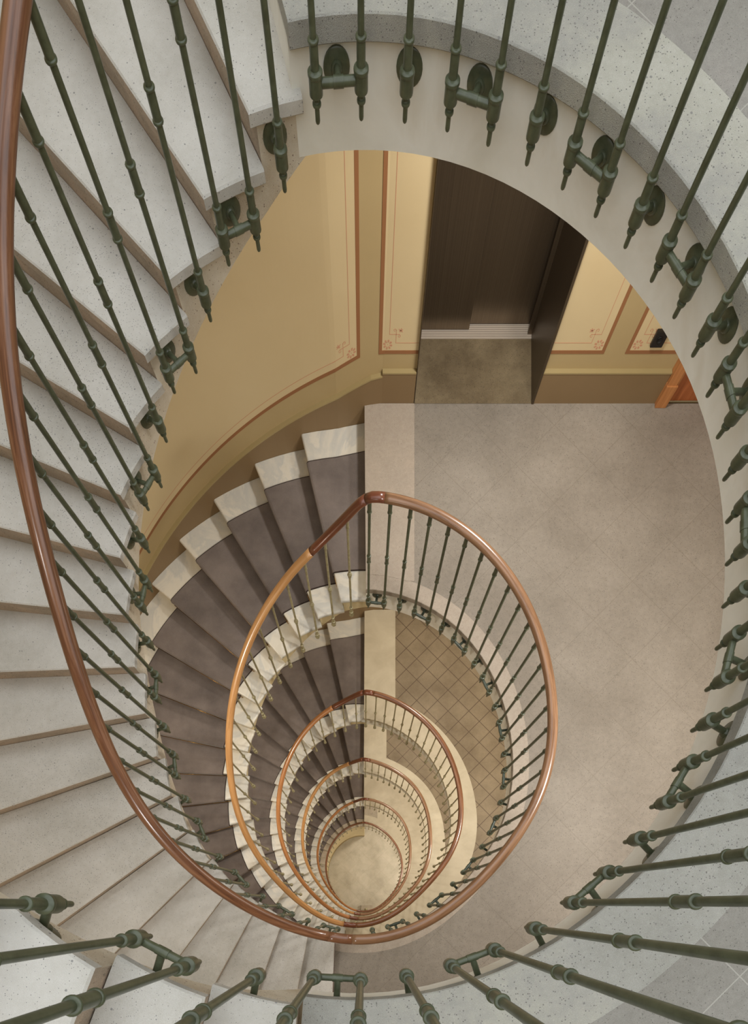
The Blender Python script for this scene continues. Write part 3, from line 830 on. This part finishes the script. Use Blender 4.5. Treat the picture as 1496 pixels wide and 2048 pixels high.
# ------------------------------------------------------------------ elevator
e = thing('elevator_entrance', 'dark bronze steel elevator entrance recessed in the ochre wall', 'elevator', ((EX0+EX1)/2, WY, z1))
bm = bmesh.new(); box(bm, EX0-.001, EX0+.004, WY-.003, 5.35, z1, z1+2.15); box(bm, EX1-.014, EX1+.006, WY-.008, 5.35, z1, z1+2.15)
box(bm, EX0, EX1, WY-.006, 5.35, z1+2.12, z1+2.16)
box(bm, EX1-.05, EX1-.014, 5.19, 5.21, z1, z1+2.12)
new_obj('jamb', bm, 'lift', e)
bm = bmesh.new(); box(bm, EX0+.02, .95, 5.228, 5.256, z1+.012, z1+2.12, bev=.003); new_obj('door_panel', bm, 'lift', e)
bm = bmesh.new(); box(bm, .94, EX1-.014, 5.28, 5.305, z1+.012, z1+2.12, bev=.003); new_obj('door_panel', bm, 'lift', e)
bm = bmesh.new(); box(bm, EX0+.02, EX1-.014, EY, 5.325, z1-.02, z1+.006); o = new_obj('sill', bm, 'steel', e); o['label'] = 'grooved steel threshold'
bm = bmesh.new(); box(bm, EX0-.02, EX1+.02, WY-.002, EY, z1-.06, z1+.0); new_obj('floor', bm, 'recess', kind='structure')
bm = bmesh.new(); box(bm, EX0-.1, EX1+.1, 5.35, 5.42, z1-.1, z1+2.3); box(bm, EX0-.1, EX1+.1, 4.86, 5.42, z1+2.16, z1+2.3)
box(bm, EX0-.1, EX0-.02, 4.86, 5.42, z1-.1, z1+2.3); box(bm, EX1+.02, EX1+.1, 4.86, 5.42, z1-.1, z1+2.3); box(bm, EX0-.1, EX1+.1, EY, 5.42, z1-.1, z1-.02)
new_obj('wall_shaft', bm, 'wall', kind='structure')

# ------------------------------------------------------------------ wooden door to the right
d = thing('door_1', 'x', 'x', ((DX0+DX1)/2, WY, z1)); del d['label']; del d['category']; d['kind'] = 'structure'
bm = bmesh.new()
box(bm, 2.645, 2.73, WY-.035, WY+.06, z1, z1+2.1, bev=.008); box(bm, 2.642, 2.742, WY-.045, WY+.06, z1, z1+.20, bev=.006)
box(bm, 2.73, 2.765, WY+.005, WY+.09, z1, z1+2.1, bev=.006)
box(bm, 3.55, 3.64, WY-.035, WY+.06, z1, z1+2.1, bev=.008); box(bm, 2.645, 3.64, WY-.035, WY+.06, z1+2.06, z1+2.16, bev=.008)
new_obj('door_frame', bm, 'frame', d)
bm = bmesh.new(); x0, x1 = 2.765, 3.545; yd = WY+.02
box(bm, x0, x1, yd+.02, yd+.06, z1+.004, z1+2.06); box(bm, x0, x0+.11, yd, yd+.03, z1+.004, z1+2.06, bev=.005); box(bm, x1-.11, x1, yd, yd+.03, z1+.004, z1+2.06, bev=.005)
for za, zb_ in ((.004, .17), (.9, 1.05), (1.93, 2.06)): box(bm, x0+.1, x1-.1, yd, yd+.03, z1+za, z1+zb_, bev=.005)
new_obj('door_leaf', bm, 'door', d)
# black socket on the wall
s = thing('wall_socket', 'small black wall socket on the cream panel near the wooden door', 'socket', (2.391, WY+WO, z1+.51))
bm = bmesh.new(); box(bm, 2.341, 2.441, WY+WO-.03, WY+WO-.001, z1+.475, z1+.60, bev=.008); new_obj('housing', bm, 'black', s)
bm = bmesh.new(); m_ = Matrix.Translation((2.391, WY+WO-.03, z1+.537)) @ Matrix.Rotation(pi/2, 4, 'X'); lathe(bm, [(0, -.002), (.024, -.002), (.026, .003), (.022, .005), (.020, .001), (0, .001)], 16, m_); new_obj('outlet', bm, 'hole', s, True)

# ------------------------------------------------------------------ light
w = bpy.data.worlds.new('World'); scene.world = w; w.use_nodes = True
bg = w.node_tree.nodes['Background']; bg.inputs[0].default_value = (.92, .965, 1.0, 1); bg.inputs[1].default_value = 1.95
def area(name, loc, size, power, col, rot=(0, 0, 0)):
    l = bpy.data.lights.new(name, 'AREA'); l.shape = 'DISK'; l.size = size; l.energy = power; l.color = col
    o = bpy.data.objects.new(name, l); COL.objects.link(o); o.location = loc; o.rotation_euler = rot; return o
warm = (1.0, .93, .82)
for i in range(1, 7):
    ztop = FZ[i-1]-.40
    c = (1.0, .97, .93) if i == 1 else warm
    area('landing_fill', (2.55, 1.0, ztop), .5, [0, 88, 85, 80, 95, 95, 90][i], c)  # unseen bare lights added under each slab, without fittings
    area('landing_fill', (1.2, 3.75, ztop), .4, [0, 60, 50, 46, 52, 52, 50][i], c)
    area('stair_fill', (-2.1, 1.0, FZ[i-1]-rise(i-1)*10-.42), .4, [0, 40, 44, 40, 40, 40, 30][i], warm)  # unseen fill light added below the flight above to brighten the steps

area('stair_fill', (-1.9, .3, ZC-.75), .4, 22, (1, .97, .93)); area('stair_fill', (-1.15, -1.15, ZC-1.7), .4, 18, (1, .97, .93))  # two more unseen fills, added to lift the dark treads of the bare flight

# ------------------------------------------------------------------ camera: looks straight down the well, lens shifted
cam = bpy.data.cameras.new('camera'); co = bpy.data.objects.new('camera', cam); COL.objects.link(co); scene.camera = co
co.location = (0, 0, ZC); co.rotation_euler = (0, 0, 0)
cam.sensor_fit = 'VERTICAL'; cam.sensor_height = 36; cam.sensor_width = 24; cam.lens = 1060*36/2048
cam.shift_x = (748-729.07)/2048; cam.shift_y = (1809-1024)/2048
cam.clip_start = .02; cam.clip_end = 100
vs = scene.view_settings; vs.view_transform = 'Standard'; vs.look = 'None'; vs.gamma = 1; vs.use_curve_mapping = False; vs.exposure = 0.0
scene.display_settings.display_device = 'sRGB'
scene.cycles.max_bounces = 8; scene.cycles.diffuse_bounces = 5
